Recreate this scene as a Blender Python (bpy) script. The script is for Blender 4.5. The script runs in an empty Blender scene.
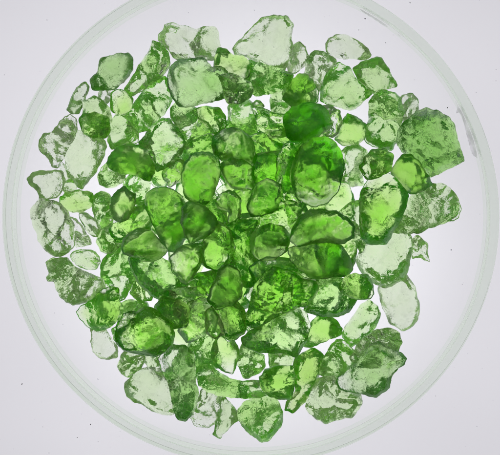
import bpy, bmesh, math, random
import numpy as np
from mathutils import Vector
from mathutils.geometry import delaunay_2d_cdt

# ------------------------------------------------------------------ camera
# 1 unit = 1 cm.  The camera hangs 60 cm above the light table, looking straight down,
# a little off the dish's axis (lens shift keeps the picture plane parallel to the table).
sc = bpy.context.scene
sc.unit_settings.scale_length = 0.01
CAM_H = 60.0
S = 50.0                                  # photo pixels per cm on the table
NAD = (315.0, 157.0)                      # photo point straight below the lens
def wx(px): return (px - 250.0) / S
def wy(py): return (227.5 - py) / S
cam = bpy.data.cameras.new('camera'); cam_o = bpy.data.objects.new('camera', cam)
sc.collection.objects.link(cam_o); sc.camera = cam_o
cam.sensor_width = 36.0; cam.lens = 36.0 * CAM_H / 10.0
cam_o.location = (wx(NAD[0]), wy(NAD[1]), CAM_H)
cam.shift_x = -wx(NAD[0]) / 10.0; cam.shift_y = -wy(NAD[1]) / 10.0
cam.clip_start = 1.0; cam.clip_end = 500.0

# ------------------------------------------------------------------ light: dim room, light table below, one soft lamp above
w = bpy.data.worlds.new('World'); sc.world = w; w.use_nodes = True
wn = w.node_tree; bg = wn.nodes['Background']; bg.inputs['Strength'].default_value = 1.0
# a dim room: dark low down, a brighter ring added higher up to lift the heap, uneven
wt = wn.nodes.new('ShaderNodeTexCoord'); ws = wn.nodes.new('ShaderNodeSeparateXYZ'); wn.links.new(wt.outputs['Generated'], ws.inputs[0])
wr = wn.nodes.new('ShaderNodeValToRGB'); wn.links.new(ws.outputs['Z'], wr.inputs[0])
cr_ = wr.color_ramp; cr_.elements[0].position = 0.10; cr_.elements[0].color = (0.03,)*3 + (1,)
cr_.elements[1].position = 1.0; cr_.elements[1].color = (0.10,)*3 + (1,)        # kept darker overhead, around the camera
for p_, v_ in ((0.32, 0.065), (0.55, 0.16), (0.86, 0.22), (0.965, 0.12)):
    e_ = cr_.elements.new(p_); e_.color = (v_,)*3 + (1,)
wz = wn.nodes.new('ShaderNodeTexNoise'); wz.inputs['Scale'].default_value = 1.7; wz.inputs['Detail'].default_value = 2; wn.links.new(wt.outputs['Generated'], wz.inputs['Vector'])
wq = wn.nodes.new('ShaderNodeMapRange'); wn.links.new(wz.outputs['Fac'], wq.inputs['Value'])
for k, q in zip(('From Min', 'From Max', 'To Min', 'To Max'), (0.35, 0.65, 0.7, 1.3)): wq.inputs[k].default_value = q
wm = wn.nodes.new('ShaderNodeMath'); wm.operation = 'MULTIPLY'; wn.links.new(wr.outputs[0], wm.inputs[0]); wn.links.new(wq.outputs[0], wm.inputs[1])
wn.links.new(wm.outputs[0], bg.inputs['Strength']); bg.inputs['Color'].default_value = (0.95, 0.98, 1.0, 1)
w.cycles.sampling_method = 'NONE'
TABLE_L = 0.70
la = bpy.data.lights.new('soft_lamp', 'AREA'); la.shape = 'RECTANGLE'; la.size = 14; la.size_y = 9; la.energy = 260
la.color = (1.0, 0.98, 0.95)
lo = bpy.data.objects.new('soft_lamp', la); sc.collection.objects.link(lo)
lo.location = (-16, 14, 34)
lo.rotation_euler = (Vector((0, 0, 0)) - lo.location).to_track_quat('-Z', 'Y').to_euler()

sc.view_settings.view_transform = 'Standard'; sc.view_settings.look = 'None'
sc.view_settings.exposure = 0.0; sc.view_settings.gamma = 1.0
sc.render.engine = 'CYCLES'
cy = sc.cycles
cy.max_bounces = 48; cy.transmission_bounces = 48; cy.glossy_bounces = 10; cy.diffuse_bounces = 4
cy.transparent_max_bounces = 16; cy.volume_bounces = 0
cy.use_denoising = True; cy.use_adaptive_sampling = True; cy.adaptive_threshold = 0.03; cy.adaptive_min_samples = 16
cy.sample_clamp_indirect = 6.0

# ------------------------------------------------------------------ helpers
def link(name, me, m=None, parent=None):
    o = bpy.data.objects.new(name, me); sc.collection.objects.link(o)
    if m: me.materials.append(m)
    if parent: o.parent = parent
    return o
def tag(o, label=None, cat=None, group=None, kind=None):
    if label: o['label'] = label
    if cat: o['category'] = cat
    if group: o['group'] = group
    if kind: o['kind'] = kind
    return o
def new_mat(name):
    m = bpy.data.materials.new(name); m.use_nodes = True
    nt = m.node_tree; nt.nodes.clear()
    return m, nt, nt.nodes.new('ShaderNodeOutputMaterial')
def N(nt, t, **kw):
    n = nt.nodes.new(t)
    for k, v in kw.items(): setattr(n, k, v)
    return n
def math_n(nt, op, a, b=None, c=None):
    n = nt.nodes.new('ShaderNodeMath'); n.operation = op
    for i, v in enumerate((a, b, c)):
        if v is None: continue
        if isinstance(v, (int, float)): n.inputs[i].default_value = v
        else: nt.links.new(v, n.inputs[i])
    return n.outputs[0]
def ramp(nt, v, lo, hi, a=0.0, b=1.0):
    n = nt.nodes.new('ShaderNodeMapRange'); n.interpolation_type = 'SMOOTHSTEP'
    nt.links.new(v, n.inputs['Value'])
    for k, q in zip(('From Min', 'From Max', 'To Min', 'To Max'), (lo, hi, a, b)): n.inputs[k].default_value = q
    return n.outputs[0]
def noise(nt, vec, scale, detail=3, rough=0.55, dist=0.0):
    n = nt.nodes.new('ShaderNodeTexNoise'); nt.links.new(vec, n.inputs['Vector'])
    n.inputs['Scale'].default_value = scale; n.inputs['Detail'].default_value = detail
    n.inputs['Roughness'].default_value = rough; n.inputs['Distortion'].default_value = dist
    return n.outputs['Fac']

# ------------------------------------------------------------------ materials
def table_mat():
    m, nt, out = new_mat('opal_panel')
    p = N(nt, 'ShaderNodeBsdfPrincipled')
    p.inputs['Base Color'].default_value = (0.35, 0.345, 0.36, 1); p.inputs['Roughness'].default_value = 0.45
    p.inputs['Specular IOR Level'].default_value = 0.25
    p.inputs['Emission Color'].default_value = (0.985, 0.965, 1.03, 1)
    p.inputs['Emission Strength'].default_value = TABLE_L * 0.84
    nt.links.new(p.outputs[0], out.inputs['Surface'])
    tc = N(nt, 'ShaderNodeTexCoord')
    # extra glow added under the heap to light its middle; dimmer towards the edges, slightly uneven
    dist = N(nt, 'ShaderNodeVectorMath', operation='DISTANCE'); nt.links.new(tc.outputs['Object'], dist.inputs[0]); dist.inputs[1].default_value = (-0.15, 0.0, 0)
    fall = math_n(nt, 'ADD', ramp(nt, dist.outputs['Value'], 3.6, 8.0, 1.0, 0.85), ramp(nt, dist.outputs['Value'], 0.4, 5.0, 0.62, 0.0))
    un = ramp(nt, noise(nt, tc.outputs['Object'], 0.22, 1, 0.4), 0.3, 0.7, 0.975, 1.025)
    nt.links.new(math_n(nt, 'MULTIPLY', math_n(nt, 'MULTIPLY', fall, un), TABLE_L * 1.01), p.inputs['Emission Strength'])
    m.cycles.emission_sampling = 'NONE'                           # met by nearly every path anyway
    return m
def glass_mat(name, col, rough=0.0, bump=0.0, ior=1.5):
    m, nt, out = new_mat(name)
    g = N(nt, 'ShaderNodeBsdfGlass'); g.inputs['Color'].default_value = (*col, 1)
    g.inputs['IOR'].default_value = ior; g.inputs['Roughness'].default_value = rough
    if bump:
        tc = N(nt, 'ShaderNodeTexCoord')
        b = N(nt, 'ShaderNodeBump'); b.inputs['Strength'].default_value = bump; b.inputs['Distance'].default_value = 0.05
        nt.links.new(noise(nt, tc.outputs['Object'], 1.3, 2), b.inputs['Height'])
        nt.links.new(b.outputs[0], g.inputs['Normal'])
    nt.links.new(g.outputs[0], out.inputs['Surface'])
    return m
def gem_mat(name, dens, absorb, rough=(0.11, 0.28), bump=0.35, specks=0.35, veil=0.3, ior=1.70):
    """Green rough gem: refractive, absorbing body; frosted and clean patches, dark mineral specks, milky healed cracks."""
    m, nt, out = new_mat(name)
    tc = N(nt, 'ShaderNodeTexCoord'); oi = N(nt, 'ShaderNodeObjectInfo')
    add = N(nt, 'ShaderNodeVectorMath', operation='MULTIPLY_ADD')
    nt.links.new(oi.outputs['Random'], add.inputs[0]); add.inputs[1].default_value = (37, 53, 71)
    nt.links.new(tc.outputs['Object'], add.inputs[2]); v = add.outputs[0]
    # micro relief and healed cracks
    h1 = noise(nt, v, 5.0, 3, 0.6, 0.0)
    cr = noise(nt, v, 3.4, 2, 0.6)
    crack = ramp(nt, math_n(nt, 'ABSOLUTE', math_n(nt, 'SUBTRACT', cr, 0.5)), 0.0, 0.016, 1.0, 0.0)
    big = noise(nt, v, 2.2, 1, 0.5)
    patchy = ramp(nt, big, 0.42, 0.62)
    hh = math_n(nt, 'ADD', math_n(nt, 'ADD', math_n(nt, 'MULTIPLY', big, 1.2), math_n(nt, 'MULTIPLY_ADD', crack, -0.10, h1)), math_n(nt, 'MULTIPLY', math_n(nt, 'MULTIPLY', noise(nt, v, 24.0, 1), patchy), 0.09))
    b = N(nt, 'ShaderNodeBump'); b.inputs['Strength'].default_value = bump; b.inputs['Distance'].default_value = 0.10
    nt.links.new(hh, b.inputs['Height'])
    g = N(nt, 'ShaderNodeBsdfGlass'); g.inputs['Color'].default_value = (1, 1, 1, 1); g.inputs['IOR'].default_value = ior
    nt.links.new(ramp(nt, big, 0.62, 0.34, rough[0], rough[1]), g.inputs['Roughness'])
    nt.links.new(b.outputs[0], g.inputs['Normal'])
    # milky healed cracks on the skin
    tr = N(nt, 'ShaderNodeBsdfTranslucent'); tr.inputs['Color'].default_value = (0.62, 0.85, 0.34, 1)
    df = N(nt, 'ShaderNodeBsdfDiffuse'); df.inputs['Color'].default_value = (0.40, 0.58, 0.22, 1)
    mk = N(nt, 'ShaderNodeMixShader'); mk.inputs[0].default_value = 0.35
    nt.links.new(tr.outputs[0], mk.inputs[1]); nt.links.new(df.outputs[0], mk.inputs[2])
    wisps = ramp(nt, noise(nt, v, 4.6, 3, 0.62), 0.52, 0.74, 0.0, 0.42 * veil)
    wisps = math_n(nt, 'ADD', wisps, math_n(nt, 'MULTIPLY', math_n(nt, 'MULTIPLY', crack, patchy), 0.22 * veil))
    m1 = N(nt, 'ShaderNodeMixShader'); nt.links.new(wisps, m1.inputs[0])
    nt.links.new(g.outputs[0], m1.inputs[1]); nt.links.new(mk.outputs[0], m1.inputs[2])
    # dark mineral specks, gathered in patches
    vs = N(nt, 'ShaderNodeTexVoronoi'); vs.inputs['Scale'].default_value = 13.0; nt.links.new(v, vs.inputs['Vector'])
    dot = ramp(nt, vs.outputs['Distance'], 0.10, 0.22, 1.0, 0.0)
    where = ramp(nt, cr, 0.50, 0.62, 0.0, specks)
    dk = N(nt, 'ShaderNodeBsdfDiffuse'); dk.inputs['Color'].default_value = (0.035, 0.055, 0.015, 1)
    m2 = N(nt, 'ShaderNodeMixShader'); nt.links.new(math_n(nt, 'MULTIPLY', dot, where), m2.inputs[0])
    nt.links.new(m1.outputs[0], m2.inputs[1]); nt.links.new(dk.outputs[0], m2.inputs[2])
    nt.links.new(m2.outputs[0], out.inputs['Surface'])
    ab = N(nt, 'ShaderNodeVolumeAbsorption'); ab.inputs['Color'].default_value = (*absorb, 1); ab.inputs['Density'].default_value = dens
    nt.links.new(ab.outputs[0], out.inputs['Volume'])
    return m
GREEN = (0.59, 0.957, 0.0); LIGHT = (0.53, 0.95, 0.0); OLIVE = (0.60, 0.93, 0.0); PALE = (0.55, 0.95, 0.04)
MATS = {
 'p': gem_mat('pale_gem', 0.9, PALE, rough=(0.05, 0.20), bump=0.26, specks=0.35, veil=0.28),       # nearly colourless
 'l': gem_mat('light_gem', 1.9, LIGHT, rough=(0.05, 0.22), bump=0.26, specks=0.4, veil=0.3),
 'm': gem_mat('mid_gem', 3.5, GREEN, bump=0.26, specks=0.35, veil=0.2, ior=1.56),
 'd': gem_mat('deep_gem', 5.0, GREEN, rough=(0.24, 0.42), bump=0.24, specks=0.35, veil=0.15, ior=1.60),
 'g': gem_mat('smoky_gem', 2.3, (0.47, 0.885, 0.04), rough=(0.14, 0.30), bump=0.36, specks=0.6, veil=0.5),
 'o': gem_mat('olive_gem', 3.8, OLIVE, bump=0.26, specks=0.35, veil=0.35),
}

# ------------------------------------------------------------------ light table
def slab(name, x0, x1, y0, y1, z0, z1, m, bevel=0.15):
    bm = bmesh.new(); bmesh.ops.create_cube(bm, size=1)
    for v in bm.verts: v.co = ((x0+x1)/2 + v.co.x*(x1-x0), (y0+y1)/2 + v.co.y*(y1-y0), (z0+z1)/2 + v.co.z*(z1-z0))
    bmesh.ops.bevel(bm, geom=bm.edges[:], offset=bevel, segments=3, affect='EDGES')
    me = bpy.data.meshes.new(name); bm.to_mesh(me); bm.free()
    return link(name, me, m)
tag(slab('light_table', -9.5, 9.5, -9.0, 9.0, -0.6, 0.0, table_mat()), kind='structure')

# ------------------------------------------------------------------ the glass dish
DISH_C = (wx(252.0), wy(215.9)); R_OUT = 243.6 / S; FLOOR_T = 0.165
def lathe(name, prof, m, parent, seg=288, smooth=True):
    bm = bmesh.new(); rings = []
    for r, z in prof:
        if r < 1e-6: rings.append([bm.verts.new((0, 0, z))])
        else: rings.append([bm.verts.new((r*math.cos(2*math.pi*k/seg), r*math.sin(2*math.pi*k/seg), z)) for k in range(seg)])
    for a, b in zip(rings, rings[1:]):
        for k in range(seg):
            j = (k+1) % seg
            if len(a) == 1: bm.faces.new((a[0], b[j], b[k]))
            elif len(b) == 1: bm.faces.new((a[k], a[j], b[0]))
            else: bm.faces.new((a[k], a[j], b[j], b[k]))
    for f in bm.faces: f.smooth = smooth
    me = bpy.data.meshes.new(name); bm.to_mesh(me); bm.free()
    return link(name, me, m, parent)
dish = bpy.data.objects.new('petri_dish', None); sc.collection.objects.link(dish)
dish.location = (*DISH_C, 0.0)
tag(dish, 'round clear glass dish with greenish rim holding the heap of stones', 'dish')
RI = R_OUT - 0.195; HT = 1.2
def arc(cx, cz, r, a0, a1, n):
    return [(cx + r*math.cos(math.radians(a0+(a1-a0)*i/n)), cz + r*math.sin(math.radians(a0+(a1-a0)*i/n))) for i in range(n+1)]
RF = RI - 0.22                                                   # floor disc ends where the inner fillet starts
g_floor = glass_mat('dish_floor_glass', (0.998, 1.0, 0.998), bump=0.02, ior=1.22)
g_wall = glass_mat('dish_wall_glass', (0.948, 0.984, 0.934), rough=0.07)
g_rim = glass_mat('dish_rim_glass', (0.965, 0.99, 0.957), rough=0.04)
fillet = arc(RI-0.22, FLOOR_T+0.22, 0.22, 0, -90, 10)
lower = lathe('floor_underside', [(0, 0.004), (RF*0.5, 0.004), (RI-0.02, 0.004)], g_floor, dish)
upper = lathe('floor', fillet + [(RF*0.5, FLOOR_T), (0, FLOOR_T)], g_floor, dish)
# join the two faces of the floor into one part
bmj = bmesh.new(); bmj.from_mesh(lower.data); bmj.from_mesh(upper.data)
bmj.to_mesh(upper.data); bmj.free(); bpy.data.objects.remove(lower)
rim_r = 0.022
wall_outer = [(RI-0.02, 0.004), (R_OUT-0.03, 0.004), (R_OUT-0.0015, 0.004), (R_OUT, 0.0055), (R_OUT, 0.04), (R_OUT, 0.5), (R_OUT, HT-rim_r)]
wall_inner = [(RI, HT-rim_r), (RI, 0.8), (RI, FLOOR_T+0.22)]
wo = lathe('wall_outer', wall_outer, g_wall, dish); wi = lathe('wall', wall_inner, g_wall, dish)
bmj = bmesh.new(); bmj.from_mesh(wo.data); bmj.from_mesh(wi.data); bmj.to_mesh(wi.data); bmj.free(); bpy.data.objects.remove(wo)
lathe('rim', arc(R_OUT-rim_r, HT-rim_r, rim_r, 0, 90, 5) + arc(RI+rim_r, HT-rim_r, rim_r, 90, 180, 5), g_rim, dish)

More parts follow.
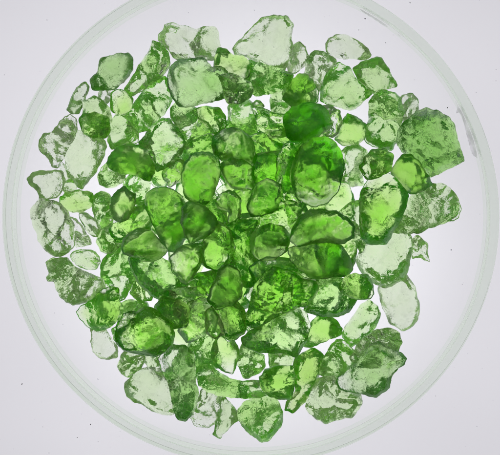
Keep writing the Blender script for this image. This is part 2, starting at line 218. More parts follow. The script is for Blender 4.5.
STONES = """
201|m|light stone deep in the heap between the dark-framed square stone and the rounded square one|184.8,147.5 186.0,130.5 197.3,119.3 213.8,118.4 221.3,130.3 227.5,147.5 218.7,155.2 209.5,160.4 189.2,158.2
202|m|light green stone low in the heap behind the ragged dark stone|261.6,183.9 253.2,187.6 239.1,195.6 226.1,191.1 221.4,181.4 216.7,172.1 221.3,160.9 234.8,149.0 242.8,152.3 258.6,157.6 259.2,171.5
203|m|green stone low in the heap left of where the upper big dome begins|276.3,125.4 291.3,129.8 299.4,144.7 293.4,156.4 284.8,161.9 264.1,162.8 254.4,156.7 256.7,140.2 260.3,130.6
204|m|stone buried beneath the six-sided dark stone, seen round its top|289.7,157.7 292.6,164.8 290.7,182.2 284.6,189.6 277.0,198.1 262.7,198.2 256.6,191.2 250.0,176.1 253.7,166.7 264.8,155.3 271.2,152.4
205|m|stone buried under the right end of the kidney-shaped dark stone|152.9,185.3 140.7,172.5 139.1,162.4 146.0,152.6 162.7,148.5 175.7,153.2 178.9,168.5 174.7,180.5 163.2,188.3
206|m|stone buried beneath the rounded square dark stone|216.1,181.5 214.2,197.1 210.7,207.2 192.9,211.4 175.3,196.4 176.1,188.0 178.7,172.2 194.2,160.3 206.4,168.2
207|m|stone buried beneath the arch-shaped green stone|213.2,196.9 219.7,187.2 233.9,180.6 249.2,190.8 251.3,207.7 245.8,220.0 230.1,229.7 215.8,225.0 208.7,219.4
208|m|wide stone buried beneath the lower big dome|327.5,151.1 339.8,159.9 339.4,175.6 333.1,188.9 317.8,188.4 297.1,182.0 289.9,167.1 291.8,154.0 307.7,143.2
209|m|stone buried beneath the long deep green ridge stone|181.4,196.7 188.5,208.7 186.7,223.8 176.5,237.8 163.5,234.3 152.7,231.6 141.8,218.7 147.2,202.3 155.3,192.9 168.7,193.1
210|m|stone buried beneath the egg-shaped dark green stone|185.8,236.6 183.9,221.6 187.9,206.1 203.3,202.0 218.8,206.1 223.7,219.7 222.7,235.9 209.8,247.1 195.7,240.6
211|m|stone buried between the six-sided and the round dark stones at the centre|266.6,239.7 256.2,228.1 251.7,205.3 262.0,199.1 280.2,200.1 295.0,209.3 299.1,224.1 293.2,238.7 281.2,247.9
212|m|stone buried beneath the upper of the two green loaves|336.4,225.2 329.6,247.7 320.2,249.8 307.5,251.0 293.0,239.1 292.8,219.9 302.0,202.3 316.0,194.5 323.5,200.4 335.4,209.7
213|m|stone buried beneath the dark diamond-shaped stone|168.7,259.4 169.1,247.1 181.4,236.6 190.0,237.4 197.8,243.6 202.9,256.0 202.7,268.1 191.4,282.1 183.3,282.7 168.9,269.5
214|m|stone buried beneath the smooth green stone right of the egg-shaped one|242.9,239.5 241.7,253.7 236.1,267.3 220.6,271.4 207.4,267.8 200.5,261.7 199.2,246.1 207.4,236.9 223.7,230.3 231.5,231.5
215|m|stone buried to the lower left of the round dark centre stone|274.7,268.1 262.2,276.1 253.0,276.9 240.0,266.7 233.6,254.6 234.5,241.8 249.6,231.5 258.1,230.9 271.2,238.8 280.3,257.3
216|m|stone buried where the round dark centre stone meets the green loaves|311.0,241.8 318.1,256.2 309.2,266.5 296.3,279.2 286.5,276.8 272.4,270.1 266.2,255.4 276.0,241.3 285.2,233.5 298.3,234.5
217|m|stone buried beneath the lower of the two green loaves|296.9,260.1 304.1,245.2 315.6,242.1 324.5,239.9 337.9,247.7 347.5,258.7 345.7,271.1 331.8,278.3 324.5,284.6 307.6,280.9 302.5,272.9
218|m|stone buried beneath the dark stone with the curved lower edge|254.2,275.7 255.8,288.6 250.9,305.7 237.3,309.5 224.9,308.6 217.4,301.6 211.0,288.8 210.3,277.9 217.5,267.5 234.4,263.9 245.8,267.9
219|m|stone buried left of the dark stone with the curved lower edge|219.8,289.4 223.3,305.6 221.0,312.9 214.0,321.8 199.9,318.3 188.2,312.0 184.2,304.8 186.7,289.2 190.6,285.0 199.5,278.5 213.0,279.5
220|m|wide stone buried beneath the big green lower slab|279.6,311.5 267.2,310.7 251.1,304.6 244.2,295.1 253.7,280.9 266.9,271.7 285.8,267.7 297.0,277.4 307.3,288.8 296.6,303.0
221|m|stone buried between the big green lower slab and the long pale slab|266.5,300.0 275.8,311.4 280.5,321.4 274.3,336.2 264.7,345.1 253.8,341.5 246.2,326.9 246.6,313.0 252.9,305.3
222|m|stone buried above the hooked green stone at lower centre|234.0,306.8 242.8,308.8 246.6,320.6 245.0,329.2 236.6,340.4 227.9,341.7 220.6,336.9 211.0,328.0 210.1,319.2 213.2,312.0 220.9,304.2
223|m|stone buried beneath the dark green loaf at the foot of the ridge|161.7,233.6 160.9,243.1 154.2,252.7 145.3,255.8 136.5,255.8 129.4,247.6 128.2,234.7 131.0,226.4 143.4,221.3 151.1,219.7 159.9,225.4
224|m|stone buried beneath the upper big dome|298.4,110.6 308.6,107.2 325.8,107.1 332.0,112.9 332.8,129.5 326.5,139.6 316.1,149.0 303.3,148.7 295.9,144.9 290.5,136.8 292.4,121.4
225|m|stone buried just above the top of the long dark upright stone|167.9,323.6 175.1,321.6 186.6,318.1 193.8,321.5 200.0,330.8 199.3,339.4 195.5,348.5 189.0,350.0 177.0,347.3 168.2,342.8 167.7,331.9
226|m|stone buried beneath the rounded dark stone at upper centre|242.4,113.7 254.2,118.5 254.8,129.2 256.0,138.8 243.9,146.7 237.4,147.9 226.5,138.3 224.1,130.7 224.0,122.2 233.4,116.5
94|l|pale upright wedge stone behind the dark rectangular stone at upper left|125,88 133,75 149.5,50 152,41 162,45 169,55 170,66 162,76 144,89.5 131.5,96
97|p|tiny pale chip below the dark rectangular stone at upper left|97,98 99,92 103,89 115,88 114,98 107,104 100,102
2|l|pale stone between the slim dark stone and the small round dark one|83,113 83,102 94,96 101,99 109,108 112,120 104,128 90,126 82,120
98|l|pale flat stone beneath the small round dark stone at upper left|108,122 116,114 126,113 134,124 140,134 138,144 124,145 112,150 107,142
5|p|big pale lozenge tapering down to a green tip on the left side|70,134 78,130 92,131 103,137 107,146 105,156 98,170 90,180 82,190 78,188 71,177 65,165 63,155 66,143|72,140 82,135 95,140 99,150 90,158 80,166 73,158
8|l|thin green wedge squeezed between the left knob and the big pale lozenge|60,160 66,166 72,180 77,186 75,193 66,194 61,188
90|l|small light stone touching the right tip of the big pale lozenge|98,176 101,168 108,162 120,164 126,172 124,181 116,187 106,188 99,184
88|l|pale upright slab left of the dark oval stone on the left side|94,196 103,191 110,195 113,210 116,222 108,232 100,233 95,222 92,208
133|l|pale stone showing to the right of the dark oval on the left side|126,184 132,176 142,176 148,186 142,200 132,206 128,196
89|l|light green crumbly stone below the dark oval on the left side|97,240 102.6,229.6 113.5,224 120.7,235 122,247 112,254 101,251
86|m|mid green stone below right of the dark oval, left of the long ridge|114,228 122.5,222 133,211.5 146,208 149,219 146,232 130,238 120,238
11|p|pale jagged chip against the right flank of the large pale left stone|69.6,216.6 76,218 83,226 89,235 92,244.5 83,247 75,248 72,231
12|l|pale green slanting flake under the speckled block on the left|78.6,213 87,213 96,220 102,231 99,236.5 91,236.5 86,229 81,222
84|l|large light stone half covered at its top, right of the rough crumpled one|101,260 113.5,247 121.5,246 133,255 140,266 139,278 130.6,288.7 124,299.5 118,302 108,296 102,286 99,274
85|m|small three-sided light stone in a white gap at left centre|131.5,293 135,283 139.6,274 148,283 155,290.5 150,299 139,300
17|l|light stone tucked behind the upper left of the lower left dome|119,310 121,303 130,300 146,302 150,312 140,335 130,344 118,345 114,339 112,330 118,322
20|l|small light stone just below the lower left dome|144,358 148,351 164,348 162,357 159,368 149,369 145,364
16|p|smooth pale oval pebble at the lower left fringe under a dark wedge|90,329 97,329 106.5,329 111,337 119,349.5 118,357 109,360 100,358.5 92,352 91,342|94,332 104,333 108,341 112,349 104,353 96,348
19|l|light nodular stone with a green left edge below the lower left dome|117,365 121,355 126,347 144,347.6 146,360 141,370 133,376.5 127,378 120,372
23|p|pale rough stone at the bottom right of the long dark upright one|190,417 194,408 200,392 204,387 213,389 221,397 222,409.6 216,424 206,428 195,425
24|l|slim green splinter beside the round stone at the very bottom|223,391 228,401 237,411 239,419.5 233,425 225,431.6 221,438 212.5,434 216,424 220,408|224,404 230,406 226,418 218,432 215,431 219,420
101|l|pale block beside a white gap, below the top dark square stone|231,109 236,105 248,103 252,107.5 257.5,127 252,133 239.5,134 232,127
103|m|tiny bubble-like pebble at the white gap above the mottled green stone|253,103.5 256,101.5 260,102 263,106 261,109 256,109
99|l|pale stone with a small green blot, under the top dark square stone|171.6,110 177,104 189.7,104 202,116 211,126 209,138 191,141 182,133.7 173,119
100|m|green flake just below the bottom right corner of the top dark square stone|193,112 205,107 218,108 224,114 226,126 214,133.7 205,124
106|l|pale white-streaked slab above the rounded square stone|174,160 180,150 192,141 206,137 216,141 221,152 210,157 190,160
104|l|narrow light stone left of the dark triangular stone at upper centre|271,90 280,84 288,84 292,95 290,108 281,114 272,111
57|p|pale sliver between the upper big dome and the small dark triangle|320,106 330,104 340,111 343,121 339,131 334,138 326,136 327,124
59|l|pale flat stone right of the lower big dome, over a white gap|338,154 346,147 358,144 366,150 369,157 362,172 364,184 354,187 341,184 339,170
124|m|small light stone under the right edge of the lower big dome|328,206 333,196 340,185 348,188 353,201 354,212 348,220 336,216
123|l|pale stone wedged left of the big olive slab|342,216 352,207 362,206 366,222 364,240 360,247 354,237 350,225
125|m|small light stone right of the stacked pair of green loaves|338,247 346,240 353,238 357,246 356,262 350,270 343,260
105|m|pale flake with a white face left of where both big domes meet|250,140 266,135 284,136 298,147 293,157 272,161 254,157
107|m|yellowish see-through stone left of the lower big dome|255,170 260,158 280,156 290,168 289,186 272,192 256,188
108|m|plain green slab hugging the left side of the lower big dome|280,162 288,150 300,150 298,168 294,186 301,202 292,207 283,198 279,180
131|m|yellow-green stone inside the crook of the arched stone|234,197 244,189 252,194 249,206 253,217 248,227 236,230 229,226 237,214
132|m|light stone peeping out right of the rounded square stone|205,198 215,194 222,205 226,222 218,230 209,216
109|m|flat green slab under and between the hexagonal and the round dark stone|237,226 249,215 266,213 284,205 297,207 301,220 294,233 280,231 262,229 248,233
110|m|yellowish stone showing left of the round dark stone at centre|231,236 242,227 256,228 252,240 253,252 263,262 263,273 247,280 236,272 232,252
111|m|light stone below the round dark stone at centre|257,269 270,260 288,262 304,271 313,281 301,286 280,284 262,282
112|m|light yellowish stone right under the dark diamond tip|186,284 198,276 212,274 218,284 213,298 199,294 188,291
82|l|long light slab slanting beneath the dark left loaf, left of the dark diamond|138,262 150,256 166,262 175,270 183,284 188,292 174,297 157,291 146,281|152,264 163,267 174,279 169,283 157,273
81|m|flat-topped green slab under the light slanting slab|164,294 182,290 197,289 207,298 203,304 184,312 168,309
113|m|rounded yellowish stone below the flat-topped green slab|184,317 190,306 202,302 211,309 211,322 204,331 190,338 182,328
114|m|pale speckled stone at the right shoulder of the lower left dome|159,308 165,299 180,303 187,309 184,323 173.5,325 162,320
115|m|pale rough stone left of the big green lower slab|213,309 222,304 236,304 243,312 243,331 230,338 218,330
116|m|green stone between the rounded yellowish and the pale rough stone|205,310 213,307 221,318 226,334 215,340 205,332
117|l|large rough light stone right of the long dark upright one|186,352 190,338 202,331 216,334 222,346 226,358 218,369 206,368 194,368 187,363
119|l|pale speckled nodule between the hooked green stone and the long pale slab|237,364 240,346 248.5,338 257,350 265,355 266,366 259,374 244,380
120|l|small pale stone under the long pale slab at lower centre|267,353 277,349 290,350 294,358 291,366 270,369
68|l|long pale slab with a white face at lower centre right|240,338 250,330 266,322 282,314 297,306 307,312 311,325 308,340 301,352 296,359 286,353 270,354 252,351 243,346|266,330 284,322 300,314 304,324 292,334 276,340
66|l|light block with a clear left face right of the big green lower slab|306,310 311,296 317,281 327,276 340,278 352,290 354,300 348,310 336,315 321.6,314|312,306 319,285 327,281 332,290 324,304
26|l|long pale green bar lying level across the bottom of the heap|197,368 205,365 211,366 223,375 238,381 252,380 266,379 272,384 270,393 258,398 240,398 222,396 208,392 200,386 197,376|206,372 216,376 234,384 226,388 210,386
28|o|tall curved yellow-green stone leaning at the bottom right of the bar|294,360 304,352.5 314,349 321,353 323.5,360 319,373 314,389.5 304,403 293,412 285,409 287,401 295,391 293,374
31|l|light mottled stone left of the dark jagged one at lower right|318,374 320,363 327,352 335,340 342,340 351,347 358,358 351,369 338,379 328,378
29|p|broad pale stone at the bottom right fringe below the dark jagged one|306,406 310,395 317.6,379 333,376 348,390 360,394 361,403.6 352,417 340,419 325,423.5 314,417 308,410
32|p|curved pale stone behind the top of the dark jagged one|350,358 357,346 366,337 376,330 390,328 399,333 401,343 397,353 385,362 370,364 358,364
33|l|upright brick-shaped light stone at right below the green knob|341.5,332 349,322 361,305 368.5,300 377.6,307 380,315 377.6,324 372,331 359.5,342 352,347 345,341|347,331 358,316 367,306 373,312 368,325 356,336
34|p|tall pale oblong stone at the lower right fringe|377.6,290 384,281 406,274 412.6,282 417,294 420,308.6 418,320 412,327 403,331 390,324 382,306|386,292 402,284 408,292 412,308 405,320 393,314
35|p|pale blunt stone with a green belly below the big olive slab|357,261 362.6,245 372,240 386,240 392,231 403,230 410,236 412,245 409.5,258 408,272 399,281 386,287.6 375,283 361,271|364,248 390,246 400,236 405,246 396,254 386,264 366,262
36|l|tiny loose chip at the right fringe of the heap|412,240 418,235 428.4,244 427.5,252 430,262.5 421,258 412,259
37|p|pale knobbly stone with a ringed face at the right fringe|407,202 413,193 422,187 432,184 440,184 447.6,187 453,193 457.5,200.5 459.6,209.5 457,218 442,223 428,227.5 419,232 406,233 392,231 395,224 402.5,217|424,202 434,194 444,198 446,208 438,218 428,216
40|p|small pale stub between the mottled oval and the large dark right block|399,98 403,95 412,93 417.5,98 419,107 417,116 409,125 402,119
41|l|upright mottled oval left of the large dark right block|368,102 374,94 382,89 396,92 402,101 405,112 401,126 400,138 392,151 380,150 372,147 364,141 366,128 369,118
42|l|light stone with a white streak at the upper right fringe|354,69 360,63 377,57 382,59 390,72 397,86 386,89 374,94 362,84 355,75
45|p|pale rounded stone at top right between two green ones|305,74 305,61 314,50 325,52 335,58 338,66 328,72 323,84 319,93 310,84
46|p|small bubbly pebble on the right end of the top centre stone|291,46 299,42 306,48 308,57 304,66 297,73 289,74 286,64 288,54
52|l|pale flat wedge underneath the top centre stone|243,72 248,60 262,64 278,68 293,74 290,87 276,93 256,96 250,92 244,82
51|m|green stone between the top dark square stone and the pale wedge|214,60 218,48 227,49 232,55 243,56 250,64 249,77 235,84 222,82 214,72
48|p|pale blocky stone with wavy top at the top left of the heap|159,35 164,31 165,25 173.5,23.5 184,26 194,29 206,27 215,27 217.6,33.4 218.5,48 215,59 204,60 195,58 184,61 173,57 168,49 162.6,44 158.7,39|170,36 180,33 196,34 212,32 213,44 200,50 190,46 172,50
47|p|clear large stone with dark top edge at the top centre|233,49 239.4,41 252,27.5 261,18.5 273.7,16 286,17 292.6,25 290,39 293,46.5 288,59 284.5,72 275.5,69 261,65 248,57 236,54|242,47 256,32 272,24 282,26 282,40 284,56 272,58 256,50
43|p|dark-edged pale stone alone at the top right fringe|326,43 330,38 336,35 347,35 359.5,42 368.5,50 370.7,55 367.6,59 352,59 336,58 327,52|331,53 336,44 344,40 352,44 358,52 356,57 342,56
9|p|large clear stone with black pinholes at the left fringe|31,212 33.5,206 40,200 47,199.5 58,203 67,212 72,224 74,236 73,247 65,253.5 56,256 49,253 42,246 38,240 38,235 33.5,226|36,212 46,205 56,210 60,220 56,232 46,236 40,228
14|p|rough crumpled pale stone at the left fringe below the clear pinholed one|46,263 51,259 62,258 67,259 74,267 85,272.5 95,276 102,280 104,287 99.5,294 92,299.5 83,303 72.5,305 65,302 59,296 55,287 54,282 48,281.5 46,278 49,274 47,268
4|p|clear stone with a dark lobe on its left at the upper left fringe|39,139 44,134 52,131 58,124 65,116 70,114 77,118 78,130 74,140 69,148 63,160 58,168 52,167 48,158 41,152 38,146|49,143 58,134 66,128 66,140 58,152 53,156
6|p|dark-rimmed pale knob sticking out furthest left|27,179 32.6,173 40,171 47,171 56,170 62,172 65,180 62,191 57,197 47,198.5 39.5,199 38,191 31,186|37,180 46,177 56,176 59,184 53,193 45,194 43,186
21|p|wide pale stone with green lower edge at the lower left fringe|125,387 126,383 132,376.5 137,371 146,368 159,367.5 166,370 171,380 174,394 175,412.6 166,414.5 153,411 142.5,404.5 133.5,401 127,396|139,376 158,373 165,380 169,395 166,404 154,399 142,391
25|l|round stone with a small knob at the very bottom of the heap|238,411 244,404 250,401 257,398.6 272,397.5 279,405 283,415 281,426 276,433 271,438 267,442.5 260,442.5 254,437 247,433 241.6,426 238.5,418
93|l|big light leaf-shaped stone at upper left below the pale wedge|125,112 135,101 145,88 155,79 166,76 172,86 173,100 166,112 158,122 148,131 138,133 130,124
7|m|speckled green block lying on the left fringe stones|59,197 67,192 79.5,189 92,192 95,197 92,207 81,213 69,212 60,206
13|l|pale oval pebble above the rough crumpled stone at left|70,255 73,251 81.5,248.6 94,250.5 100,256 101,263.4 96,270 87,270.6 78,266 71.5,261|75,256 84,252 95,256 96,262 88,264 78,262
3|m|dark green nub lying right of the slim dark stone at upper left|79,118 83,114 96,112 109,118 110,132 105,137.5 92,138 82,132
1|g|slim dark upright stone at the upper left fringe|66.5,110 70,101 74,92 79.5,84.5 86,81.5 89,87 87.5,94 83,105 79,113 72,114
95|g|dark rectangular stone with a pale centre at the upper left fringe|90,78.7 98,72.4 100,59 111.6,55 120,54 128,52.5 133,60 133,69.7 129,76 124,82 113.5,89.5 101,90 93.6,89.5|107,75 109,65 118,63 125,67 119,74 112,80
96|m|small round dark stone above the pale flat one at upper left|110,100 112,93 117,90 124,90 133,98 132,106 129,111 122,115 112,113
49|g|dark-framed square stone with a bright centre on top at upper centre left|168,76.7 171.6,66 180,59.6 204,58.7 211,67.7 218.5,66 227.5,72 226.6,78.6 226,96.6 209.5,102 198,104 189,106 179,106 172.5,96.6 168,84|178,78 183,71 202,69 211,74 214,84 211,95 196,98 184,97
50|l|smooth green blob at the right of the dark-framed square stone|219,76 230,73 240,77 249,82 254,90 250,98 240,103 228,104 224,96 222,84
92|l|leaf-shaped green stone at the left shoulder of the heap's middle|138.7,143 149.5,131.5 155,124 162,119 169,119 179,130 186,143 181,154 175,158 166,168 157,171 153,160 148,150|158,132 168,128 174,140 170,152 162,158 160,144
91|d|kidney-shaped dark stone left of the leaf-shaped one|107,163 110,156 117,148 126,145 139,145 147,147 155,159.5 154,172 150,181 143,180 137,174 122.5,174 111.6,170
87|d|dark oval stone standing at the left side of the heap|110,206 111.6,197 119,190 124,186 130,191.6 136,194 134,208 130,217 120.7,223 113,218
76|d|long deep green ridge stone left of the heap's middle|145,202 147,194 157,188 168,188 178,193 186,204 189,222 184,240 176,251 167,250 160,238 150,218
83|d|dark green loaf at the foot of the long ridge stone|121,247 124,239 130,232 142,228 152,232 160,241 168,250 160,258 148,262 134,258 124,254
15|m|dark green wedge at lower left overlapping the rough crumpled stone|77,311.6 82,305 92,300 102,290 111,287 118,289 120,301 119,313.5 115,322.5 107.5,329 97,330 88.5,327 82,320
18|m|big dark dome stone at the lower left of the heap|121,328 123,320.5 129,310 136,307 144,307 149,303 156,303.5 164,309 173,316 178,328 175,341 165,348.6 152.5,350 147,348 138,347 129,344 123,337
22|g|long dark upright stone at the bottom left of the heap|159,360 162,352 171,346 182,346 191,351 195,362 195,376.5 198,391 196,405 192,414 185,420 178,418 174,412 172,400 171,394 168,380 162,371
118|m|hooked green stone curling round a pale hole at lower centre|212,345 217,336 224,333 233,338 239,348 238,362 233,375 222,372 213,365 210,355
27|m|small green block beside the tall curved stone at the bottom|259,378 266,370 277,366 293,367 295,378 292,398 283,400 270,397 262,390
30|g|large dark jagged stone with pale streaks at the lower right fringe|337,381 339,376 348,370.6 353.5,364 364,351 370.6,344 378,342 389.5,349 400,352.5 405,359 403,365 395,370.6 390,377 389.5,386 382,392 377,397 369,395 357,392 346,391 340,387|346,382 358,372 370,362 386,358 397,360 390,367 380,374 370,382 356,386
67|m|small dark stone with a bright patch above the light mottled one at lower right|304,346 304.5,337 311,322 320,313 326,313 339,323 342,329.5 339.7,336 325,341 311,347.5|315,334 321,324 327,328 328,336 318,339
65|m|green knob at the right end of the lower green loaf|340,284 345,277 354,273 367,275 373,284 374,293.5 368.5,299 359.5,300 347,296 340,291
69|m|big green slab at lower centre above the long pale slab|247,324 250,306 255,286 264,274 274,268 290,271 306,279 315,281 317.5,288 313,298 307,307 297,308 277,317 262.5,326 252,327.5
80|d|dark stone with a curved lower edge below the heap's middle|207,300 212,286 218,272 228,265 238,270 242,284 241,298 233,306 216,309
64|d|lower of two green loaf stones stacked at centre right|288,249 300,245 312,243 327,242 341,246 349,257 352,270 346,277 330,277 314,280 304,273 292,262
63|d|upper of two green loaf stones stacked at centre right|291,240 294,226 301,216 312,210 325,210 337,212 347,218 354,227 353,236 343,244 328,243 312,244 298,247
61|m|big plain olive green slab at right with a blunt lower end|360,208 361,194 366,183 374,174 386,173 394,178 402,186 408,196 406,206 402,216 394,230 386,243.5 368,243 362,238 360,222
58|m|speckled green stone right of the lower big dome, above the olive slab|358,168 364,156 372,149 386,148 394,155 392,170 380,178 366,180
38|d|dark wedge stone below the large dark right block|391,172.5 396,163 402.5,155 411.5,155 420.5,163 427,174 432,184 426,189 415,194 408,192 399,183|397,176 401,168 410,168 412,178 408,187
39|g|large dark angular block at the right fringe, biggest on that side|398,132 405,123 412,116 419,111 427,109 437,111.5 450,119 454.5,128.7 457,141 464,160 454,165 442,170.7 431,176 424,171.6 411.5,159 402,151 397.6,144
44|l|green stone with a yellowish face at the top right of the heap|320,91 322.5,79 330,68 338,61.6 350.5,66.5 355,77 366,85 373,93.5 367,99 361,105 355,109 348,111 327,104 320,101|330,96 334,80 344,73 350,82 356,94 348,104
53|d|dark triangular stone above the upper big dome|282,99 286,89 292,79 299,73 306,73 313,80 319,92 319,102 305,107 291,107
56|m|small dark triangular stone with a yellow base right of the upper big dome|335,139 340,129 343,121 347,113 357.7,118 366,124.6 367.6,133.7 361,142.7 352,145 343,145|342,138 346,130 357,128 362,135 353,142
102|m|mottled green stone left of the upper big dome|252,108 261,107 272,112 284,114 288,124 286,136 272,138 259,128
54|d|upper of two big dark green domes right of the heap's middle|283,120 285,113 292,107 301,103 312,102 321,104 328,111 334,124 330,130 320,136 310,143 300,146 291,142 285,134
55|d|lower and larger of two big green domes right of the heap's middle|291,180 292,168 295,158 301,148 311,140 323,137 334,142 341,152 344,165 341,178 337,192 327,202 316,206 305,203 297,196
72|d|ragged dark green stone just above the arched stone at centre|222,163 232,158 246,161 253,168 252,180 254,189 244,190 233,189 225,180 221,170
73|d|arch-shaped green stone at the centre, right of the egg-shaped one|215,201 221.5,193 228,191 235,192 241,200 241,212 238,222 232,225 227,222 229,212 222,210 217,208
130|d|rounded dark green stone at upper centre above the ragged one|212,145 214,136 222,130 236,128 247,134 253,142 255,155 252,164 244,162 232,159 222,161 214,154
71|m|small green stone left of the rounded square stone|162,172 167,164 174,159 184,160 185,172 182,181 170,187 164,180
79|m|smooth green stone right of the egg-shaped and dark diamond ones|203,242 210,230 218,222 226,225 231,233 235,249 229,263 218,271 204.5,266 202,254
78|d|dark diamond-shaped stone with a pointed lower end, left of centre|170,257.5 177,249 187,244 203,244 204,258 198,270 187,285 178,278 171,268
77|d|egg-shaped dark green stone below the rounded square one|181,222 182,208 188,202 197,203 208,209 216,217 218,224 213,232 201,239 191,243 184,234
70|d|rounded square dark stone with glowing middle, left of centre top|182,178 184,165 191,155 199,153 208,153 218,157 220.5,170 218,182 213,194.5 206,204 194,203 185,196|190,190 192,172 200,165 210,168 211,182 206,192 198,196
74|d|six-sided dark stone with a lighter core at the heap's centre|247,206 251,195 255.6,184 267.5,179 281,184 282,194.5 277,210 262,215.6 251.5,216.7|256,206 259,195 266,189 273,191 270,203 261,208
75|d|round dark stone at the heap's centre, lower right of the six-sided one|249.5,244 251,236 256,230 269,223.5 283,227 291,237 286.5,250.7 280,256 272.6,259.5 262,261.6 253,255
"""

# ------------------------------------------------------------------ the stones
# outlines seen from above (photo pixels), listed from the bottom of the heap to its top;
# after the outline, the stone's clear "window" (a flat facet) where it has one
GAP_PTS = '''167,112 197,106.5 227,116 264,97.5 269,104 323,104 342,112 363,108.5 365,115 343,147 387,151 354,193 393,152 95,242 101,257
97,275 130,296 157,298 92,245 155,299 180,337 218,336 232,377 238,400 243,339 266,362 266,366 290,357 326,346 341,317 322,346 383,322
376,290 357,253 356,254 111,335 122,348 145,351 125,299 108,104 122,117 347,62 320,92 64,158 76,213'''
def parse():
    out = []
    for ln in STONES.strip().splitlines():
        f = ln.split('|')
        pts = lambda s: np.array([[float(q) for q in t.split(',')] for t in s.split()])
        out.append((int(f[0]), f[1], f[2], pts(f[3]), pts(f[4]) if len(f) > 4 else None))
    return out

def poly_dist(P, poly):
    """signed distance (positive inside) of points P to a closed polygon"""
    A = poly; B = np.roll(poly, -1, 0); d = B - A
    L2 = (d**2).sum(1) + 1e-12
    t = np.clip(((P[:, None, :] - A[None]) * d[None]).sum(2) / L2[None], 0, 1)
    q = A[None] + t[..., None] * d[None]
    dist = np.sqrt(((P[:, None, :] - q)**2).sum(2)).min(1)
    x, y = P[:, 0][:, None], P[:, 1][:, None]
    cond = (A[None, :, 1] > y) != (B[None, :, 1] > y)
    xi = A[None, :, 0] + (y - A[None, :, 1]) * d[None, :, 0] / (d[None, :, 1] + 1e-12)
    inside = ((cond & (x < xi)).sum(1) % 2) == 1
    return np.where(inside, dist, -dist)

def fbm(P, rng, base, octs):
    """sum of random plane waves, roughly band limited"""
    z = np.zeros(len(P)); a = 1.0
    for o in range(octs):
        for k in range(7):
            th = rng.uniform(0, 6.283); fr = base * 2**o * rng.uniform(0.7, 1.4)
            z += a * np.sin(6.283*fr*(P[:, 0]*math.cos(th) + P[:, 1]*math.sin(th)) + rng.uniform(0, 6.283)) / 2.6
        a *= 0.5
    return z

def resample(poly, step):
    """round the traced corners a little, then walk the outline at an even step"""
    p = poly
    for _ in range(2):
        n = np.roll(p, -1, 0); p = np.stack([p*0.90 + n*0.10, p*0.10 + n*0.90], 1).reshape(-1, 2)
    seg = np.sqrt(((np.roll(p, -1, 0) - p)**2).sum(1)); cum = np.concatenate([[0], np.cumsum(seg)])
    n = max(18, int(cum[-1] / step)); s = np.linspace(0, cum[-1], n, endpoint=False)
    q = np.concatenate([p, p[:1]])
    return np.stack([np.interp(s, cum, q[:, 0]), np.interp(s, cum, q[:, 1])], 1)

def soft_min(a, b, k):
    h = np.clip(0.5 + 0.5*(b - a)/k, 0, 1)
    return b*(1-h) + a*h - k*h*(1-h)

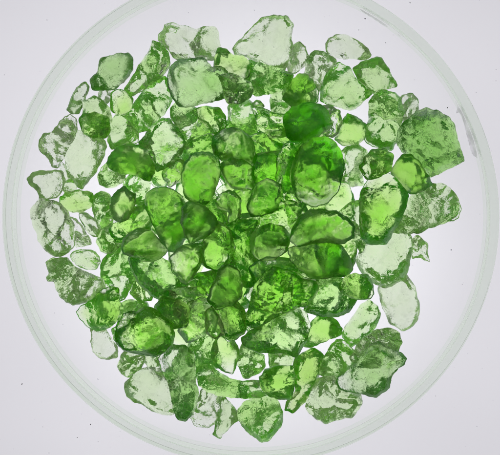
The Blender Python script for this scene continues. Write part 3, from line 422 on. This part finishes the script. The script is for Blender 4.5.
class Stone:
    """height fields of one stone over its outline; all in cm, about its own centre"""
    def __init__(s, sid, outline, window, blunt=False):
        s.rng = np.random.RandomState(1000 + sid)
        r = s.rng
        o = resample(outline, 0.024)
        # small chips along the edge
        nrm = np.roll(o, -1, 0) - np.roll(o, 1, 0); nrm = np.stack([nrm[:, 1], -nrm[:, 0]], 1)
        nrm /= np.sqrt((nrm**2).sum(1))[:, None] + 1e-9
        o = o + nrm * (fbm(o, r, 4.0, 3) * 0.008)[:, None]
        s.o = o; s.win = window
        lo, hi = o.min(0), o.max(0)
        g = np.stack(np.meshgrid(np.arange(lo[0], hi[0], 0.02), np.arange(lo[1], hi[1], 0.02)), -1).reshape(-1, 2)
        g = g + r.uniform(-0.004, 0.004, g.shape)
        d = poly_dist(g, o); s.g = g[d > 0.026]
        s.dmax = d.max(); size = math.sqrt(max((d > 0).sum() * 0.0004, 0.01))
        s.T = float(np.clip(0.5*(0.62*size + 0.70*s.dmax), 0.10, 0.48)) * r.uniform(0.9, 1.1)
        s.spec = [s.side(k) for k in (1, -1)]
        # the keel leaves the edge at about 45 degrees
        W = s.spec[1]['w']*s.dmax if s.win is None else float(np.mean(-poly_dist(s.o, s.win)))
        s.spec[1]['s'] = float(np.clip(0.85*(r.uniform(0.50, 0.95) if blunt else r.uniform(1.25, 1.80))*W/s.T, 0.45, 1.6))
        s.spec[0]['s'] = float(np.clip((r.uniform(0.6, 0.9) if blunt else r.uniform(0.42, 0.75))*s.spec[0]['w']*s.dmax/s.T, 0.25, 0.7))
        for sp in s.spec:
            sp['n'] = 1.0
            if len(s.g) > 3: sp['n'] = sp['s'] / max(np.percentile(s.field(s.g, sp), 88) / s.T, 1e-3)
    def side(s, k):
        # upper side: broad and gently faceted almost out to the edge; lower side: a keel of steep chamfers round a flat
        r = s.rng; pl = []; up = k > 0
        for _ in range(r.randint(3, 6)):
            a = r.uniform(0, 6.283); sl = r.uniform(0.15, 0.60) if up else r.uniform(0.2, 0.9)
            foot = s.g[r.randint(len(s.g))] if len(s.g) else s.o.mean(0)
            pl.append((math.cos(a), math.sin(a), sl, foot, r.uniform(0.75, 1.05)))
        wv = (r.uniform(0.2, 0.6), r.uniform(0, 6.28), r.randint(1, 4))
        if up: return dict(k=k, q=r.uniform(0.80, 1.0), w=r.uniform(0.70, 1.0), wv=wv, pl=pl, seed=r.randint(1 << 30), tilt=r.uniform(-0.22, 0.22, 2), s=0.72)
        return dict(k=k, q=1.0, w=r.uniform(0.60, 0.95), wv=wv, pl=pl, seed=r.randint(1 << 30), tilt=r.uniform(-0.15, 0.15, 2), s=1.18)
    def field(s, P, sp, d=None):
        if d is None: d = poly_dist(P, s.o)
        dd = np.maximum(d, 0)
        if s.win is not None and sp['k'] < 0:
            dw = np.maximum(-poly_dist(P, s.win), 0)
            t = dd / (dd + dw + 1e-6)
        else:
            az = np.arctan2(P[:, 1], P[:, 0]); wv = sp['wv']
            t = np.clip(dd / (sp['w'] * s.dmax * (1 + wv[0]*np.sin(az*wv[2] + wv[1]))), 0, 1)
        prof = np.sin(1.5708*t) ** sp['q'] if sp['k'] > 0 else (t - np.maximum(t - 0.7, 0)**2/0.6) / 0.85
        z = prof * 1.0
        c = s.o.mean(0)
        cut = np.full(len(P), 9.0)
        for ca, sa, sl, foot, h in sp['pl']:
            run = ((P[:, 0]-foot[0])*ca + (P[:, 1]-foot[1])*sa) / s.dmax
            cut = np.minimum(cut, h - sl*(run if s.win is None else run*0.55))
        lim = cut
        z = soft_min(z, np.maximum(lim, 0.25*prof), 0.16 if sp['k'] > 0 else 0.07)
        z = z * (1 + ((P - c) @ sp['tilt']) / max(s.dmax*2, 0.1))
        rr = np.random.RandomState(sp['seed'])
        am = 2.4 if sp['k'] > 0 else 1.0
        z = z + am*prof*0.05*fbm(P, rr, 1.5, 2) + am*np.minimum(prof, 0.6)*(0.012*fbm(P, rr, 6.0, 2) + 0.03*np.minimum(np.abs(fbm(P, rr, 2.3, 1)), 0.5))
        z = np.maximum(z, 0.06*np.minimum(dd/0.02, 1))
        z = np.where(d <= 1e-5, 0, z)
        return z * s.T * sp['n']
    def mesh(s):
        r = s.rng
        n = len(s.o); pts = [tuple(p) for p in s.o]
        nrm = np.roll(s.o, -1, 0) - np.roll(s.o, 1, 0); nrm = np.stack([nrm[:, 1], -nrm[:, 0]], 1)
        nrm /= np.sqrt((nrm**2).sum(1))[:, None] + 1e-9
        area = 0.5*np.sum(s.o[:, 0]*np.roll(s.o[:, 1], -1) - np.roll(s.o[:, 0], -1)*s.o[:, 1])
        inn = -nrm if area > 0 else nrm
        ring = []
        for off in (0.0035, 0.011):
            q = s.o + inn*off; dq = poly_dist(q, s.o); ring.append(q[dq > off*0.8])
        allp = np.concatenate([s.o] + ring + [s.g])
        vs = [Vector((float(a), float(b))) for a, b in allp]
        co, ed, fa, *_ = delaunay_2d_cdt(vs, [(i, (i+1) % n) for i in range(n)], [], 1, 1e-7)
        P = np.array([[v.x, v.y] for v in co]); d = poly_dist(P, s.o)
        used = set()
        for e in ed: pass
        # boundary edges of the triangulation form the silhouette: those vertices are shared by both sides
        cnt = {}
        for f in fa:
            for a, b in zip(f, list(f[1:]) + [f[0]]):
                key = (min(a, b), max(a, b)); cnt[key] = cnt.get(key, 0) + 1
        bd = np.zeros(len(P), bool)
        for (a, b), c in cnt.items():
            if c == 1: bd[a] = bd[b] = True
        d = np.where(bd, 0, d)
        zt = s.field(P, s.spec[0], d); zb = s.field(P, s.spec[1], d)
        zt[bd] = 0; zb[bd] = 0
        V = [(P[i, 0], P[i, 1], zt[i]) for i in range(len(P))]
        idx = {}
        for i in range(len(P)):
            if bd[i]: idx[i] = i
            else: idx[i] = len(V); V.append((P[i, 0], P[i, 1], -zb[i]))
        F = []
        for f in fa:
            f = list(f); a = P[f]
            ar = sum(a[i][0]*a[(i+1) % len(f)][1] - a[(i+1) % len(f)][0]*a[i][1] for i in range(len(f)))
            if ar < 0: f = f[::-1]
            F.append(f); F.append([idx[i] for i in f[::-1]])
        return V, F

G_RES = 0.04; G_X0, G_Y0 = -5.0, -5.0; G_N = 250
HEIGHT = np.full((G_N, G_N), FLOOR_T)           # top of whatever already lies in the dish
gx = G_X0 + (np.arange(G_N) + 0.5) * G_RES
GX, GY = np.meshgrid(gx, gx, indexing='ij')
NADW = np.array([wx(NAD[0]), wy(NAD[1])])

GAPS = np.array([[float(q) for q in t.split(',')] for t in GAP_PTS.split()])   # spots where the bare light table shows through
def spread(o, f):
    c = o.mean(0)
    while f > 1.0:
        q = c + (o - c)*f
        if poly_dist(GAPS, q).max() < -1.0 or poly_dist(GAPS, q).max() <= poly_dist(GAPS, o).max() + 0.2: return q
        f -= 0.03
    return o
for n, (sid, kind, label, outline, window) in enumerate(parse()):
    mid = outline.mean(0); rad = math.hypot(mid[0] - 243, mid[1] - 225)
    outline = spread(outline, 1.34 if (26 <= n < 104 and rad < 135) else 1.05)
    app = np.stack([(outline[:, 0] - 250.0)/S, (227.5 - outline[:, 1])/S], 1)
    awin = None if window is None else np.stack([(window[:, 0] - 250.0)/S, (227.5 - window[:, 1])/S], 1)
    z = 0.5
    for it in range(2):                          # settle: true size at its own height, then rest it on what is below
        k = (CAM_H - z) / CAM_H
        tru = NADW + (app - NADW)*k; c = tru.mean(0)
        st = Stone(sid, tru - c, None if awin is None else NADW + (awin - NADW)*k - c, blunt=(rad < 105 and window is None) or sid > 200 or sid in (61, 18))
        lo, hi = tru.min(0), tru.max(0)
        i0, j0 = ((lo - (G_X0, G_Y0))/G_RES).astype(int); i1, j1 = ((hi - (G_X0, G_Y0))/G_RES).astype(int) + 1
        P = np.stack([GX[i0:i1, j0:j1].ravel() - c[0], GY[i0:i1, j0:j1].ravel() - c[1]], 1)
        d = poly_dist(P, st.o); ins = d > 0
        bot = st.field(P[ins], st.spec[1], d[ins])
        need = HEIGHT[i0:i1, j0:j1].ravel()[ins] + bot
        floor_need = FLOOR_T + bot.max()
        z = max(floor_need, float(np.percentile(need, 95)))
    V, F = st.mesh()
    me = bpy.data.meshes.new('green_gemstone'); me.from_pydata(V, [], F); me.update()
    me.polygons.foreach_set('use_smooth', [True]*len(me.polygons))
    o = link('green_gemstone', me, MATS[kind])
    o.location = (c[0], c[1], z + 0.003)
    tag(o, label, 'gemstone', 'rough green stones heaped in the dish')
    top = st.field(P[ins], st.spec[0], d[ins]) + z
    h = HEIGHT[i0:i1, j0:j1].ravel(); h[ins] = np.maximum(h[ins], top); HEIGHT[i0:i1, j0:j1] = h.reshape(i1-i0, j1-j0)
print('heap top', HEIGHT.max())

# ------------------------------------------------------------------ a dried grey smear inside the rim
def film_mat():
    m, nt, out = new_mat('dried_film'); tc = N(nt, 'ShaderNodeTexCoord')
    d = N(nt, 'ShaderNodeBsdfDiffuse'); d.inputs['Color'].default_value = (0.34, 0.38, 0.32, 1)
    t = N(nt, 'ShaderNodeBsdfTransparent'); mx = N(nt, 'ShaderNodeMixShader')
    nt.links.new(ramp(nt, noise(nt, tc.outputs['Object'], 3.0, 3), 0.35, 0.7, 0.05, 0.22), mx.inputs[0])
    nt.links.new(t.outputs[0], mx.inputs[1]); nt.links.new(d.outputs[0], mx.inputs[2]); nt.links.new(mx.outputs[0], out.inputs['Surface'])
    return m
fm = film_mat()
for pts in ('455.6,99 457.5,106 456,114 460,112 463,119 466,134 469,146 473,156 478,158 477,146 472,128 465,112', '359,8 365,13 376,20 383,25 388,27 388,24.6 379.6,19 369,12 363,9', '397,33 400,36.5 402,36 400,33.5'):
    q = resample(np.array([[wx(float(p.split(',')[0])), wy(float(p.split(',')[1]))] for p in pts.split()]), 0.03)
    rr = np.random.RandomState(4); q = q + rr.uniform(-0.008, 0.008, q.shape) - np.array(DISH_C)
    bm = bmesh.new(); f = bm.faces.new([bm.verts.new((a, b, FLOOR_T + 0.004)) for a, b in q])
    ex = bmesh.ops.extrude_face_region(bm, geom=[f])
    for v in ex['geom']:
        if isinstance(v, bmesh.types.BMVert): v.co.z += 0.006
    bmesh.ops.recalc_face_normals(bm, faces=bm.faces[:])
    me = bpy.data.meshes.new('smear'); bm.to_mesh(me); bm.free(); link('smear', me, fm, dish)

# ------------------------------------------------------------------ dust and grit
def dust(name, spots, m, seed):
    rng = random.Random(seed); bm = bmesh.new()
    for x, y, z, r in spots:
        r1 = bmesh.ops.create_icosphere(bm, subdivisions=1, radius=r)
        sx, sy, a = rng.uniform(0.7, 1.5), rng.uniform(0.6, 1.1), rng.uniform(0, 3.14)
        for v in r1['verts']:
            q = v.co * rng.uniform(0.75, 1.25); q.x *= sx; q.y *= sy; q.z *= 0.5
            v.co = (x + q.x*math.cos(a) - q.y*math.sin(a), y + q.x*math.sin(a) + q.y*math.cos(a), z + r*0.5 + q.z)
    me = bpy.data.meshes.new(name); bm.to_mesh(me); bm.free()
    return tag(link(name, me, m), kind='stuff')
def plain(name, col, rough=0.8):
    m, nt, out = new_mat(name); p = N(nt, 'ShaderNodeBsdfPrincipled')
    p.inputs['Base Color'].default_value = (*col, 1); p.inputs['Roughness'].default_value = rough
    nt.links.new(p.outputs[0], out.inputs['Surface']); return m
rd = random.Random(5)
grit = [(wx(a), wy(b), FLOOR_T + 0.002, r*0.75) for a, b, r in ((365, 19, .022), (450.8, 249.6, .018), (447, 107.7, .014), (385.5, 43, .012), (98.5, 378.5, .014), (254.5, 10.5, .014), (414, 80, .008), (393, 35, .008), (479.5, 214, .008))]
dust('grit', grit, plain('grit_mat', (0.09, 0.09, 0.08)), 3)
fine = []
for _ in range(420):
    x, y = rd.uniform(-5.1, 5.1), rd.uniform(-4.65, 4.65)
    inside = math.hypot(x - DISH_C[0], y - DISH_C[1])
    if RF < inside < R_OUT + 0.05: continue
    fine.append((x, y, (FLOOR_T + 0.002) if inside < RF else 0.001, 0.003 + 0.006*rd.random()**4))
fine += [(wx(a), wy(b), 0.001, r) for a, b, r in ((22, 384, .014), (90.5, 424.5, .013), (410, 2.5, .011), (47, 20, .007), (435.6, 396, .009), (40, 71.5, .007), (49, 453, .009))]
dust('dust', fine, plain('dust_mat', (0.42, 0.42, 0.41)), 4)
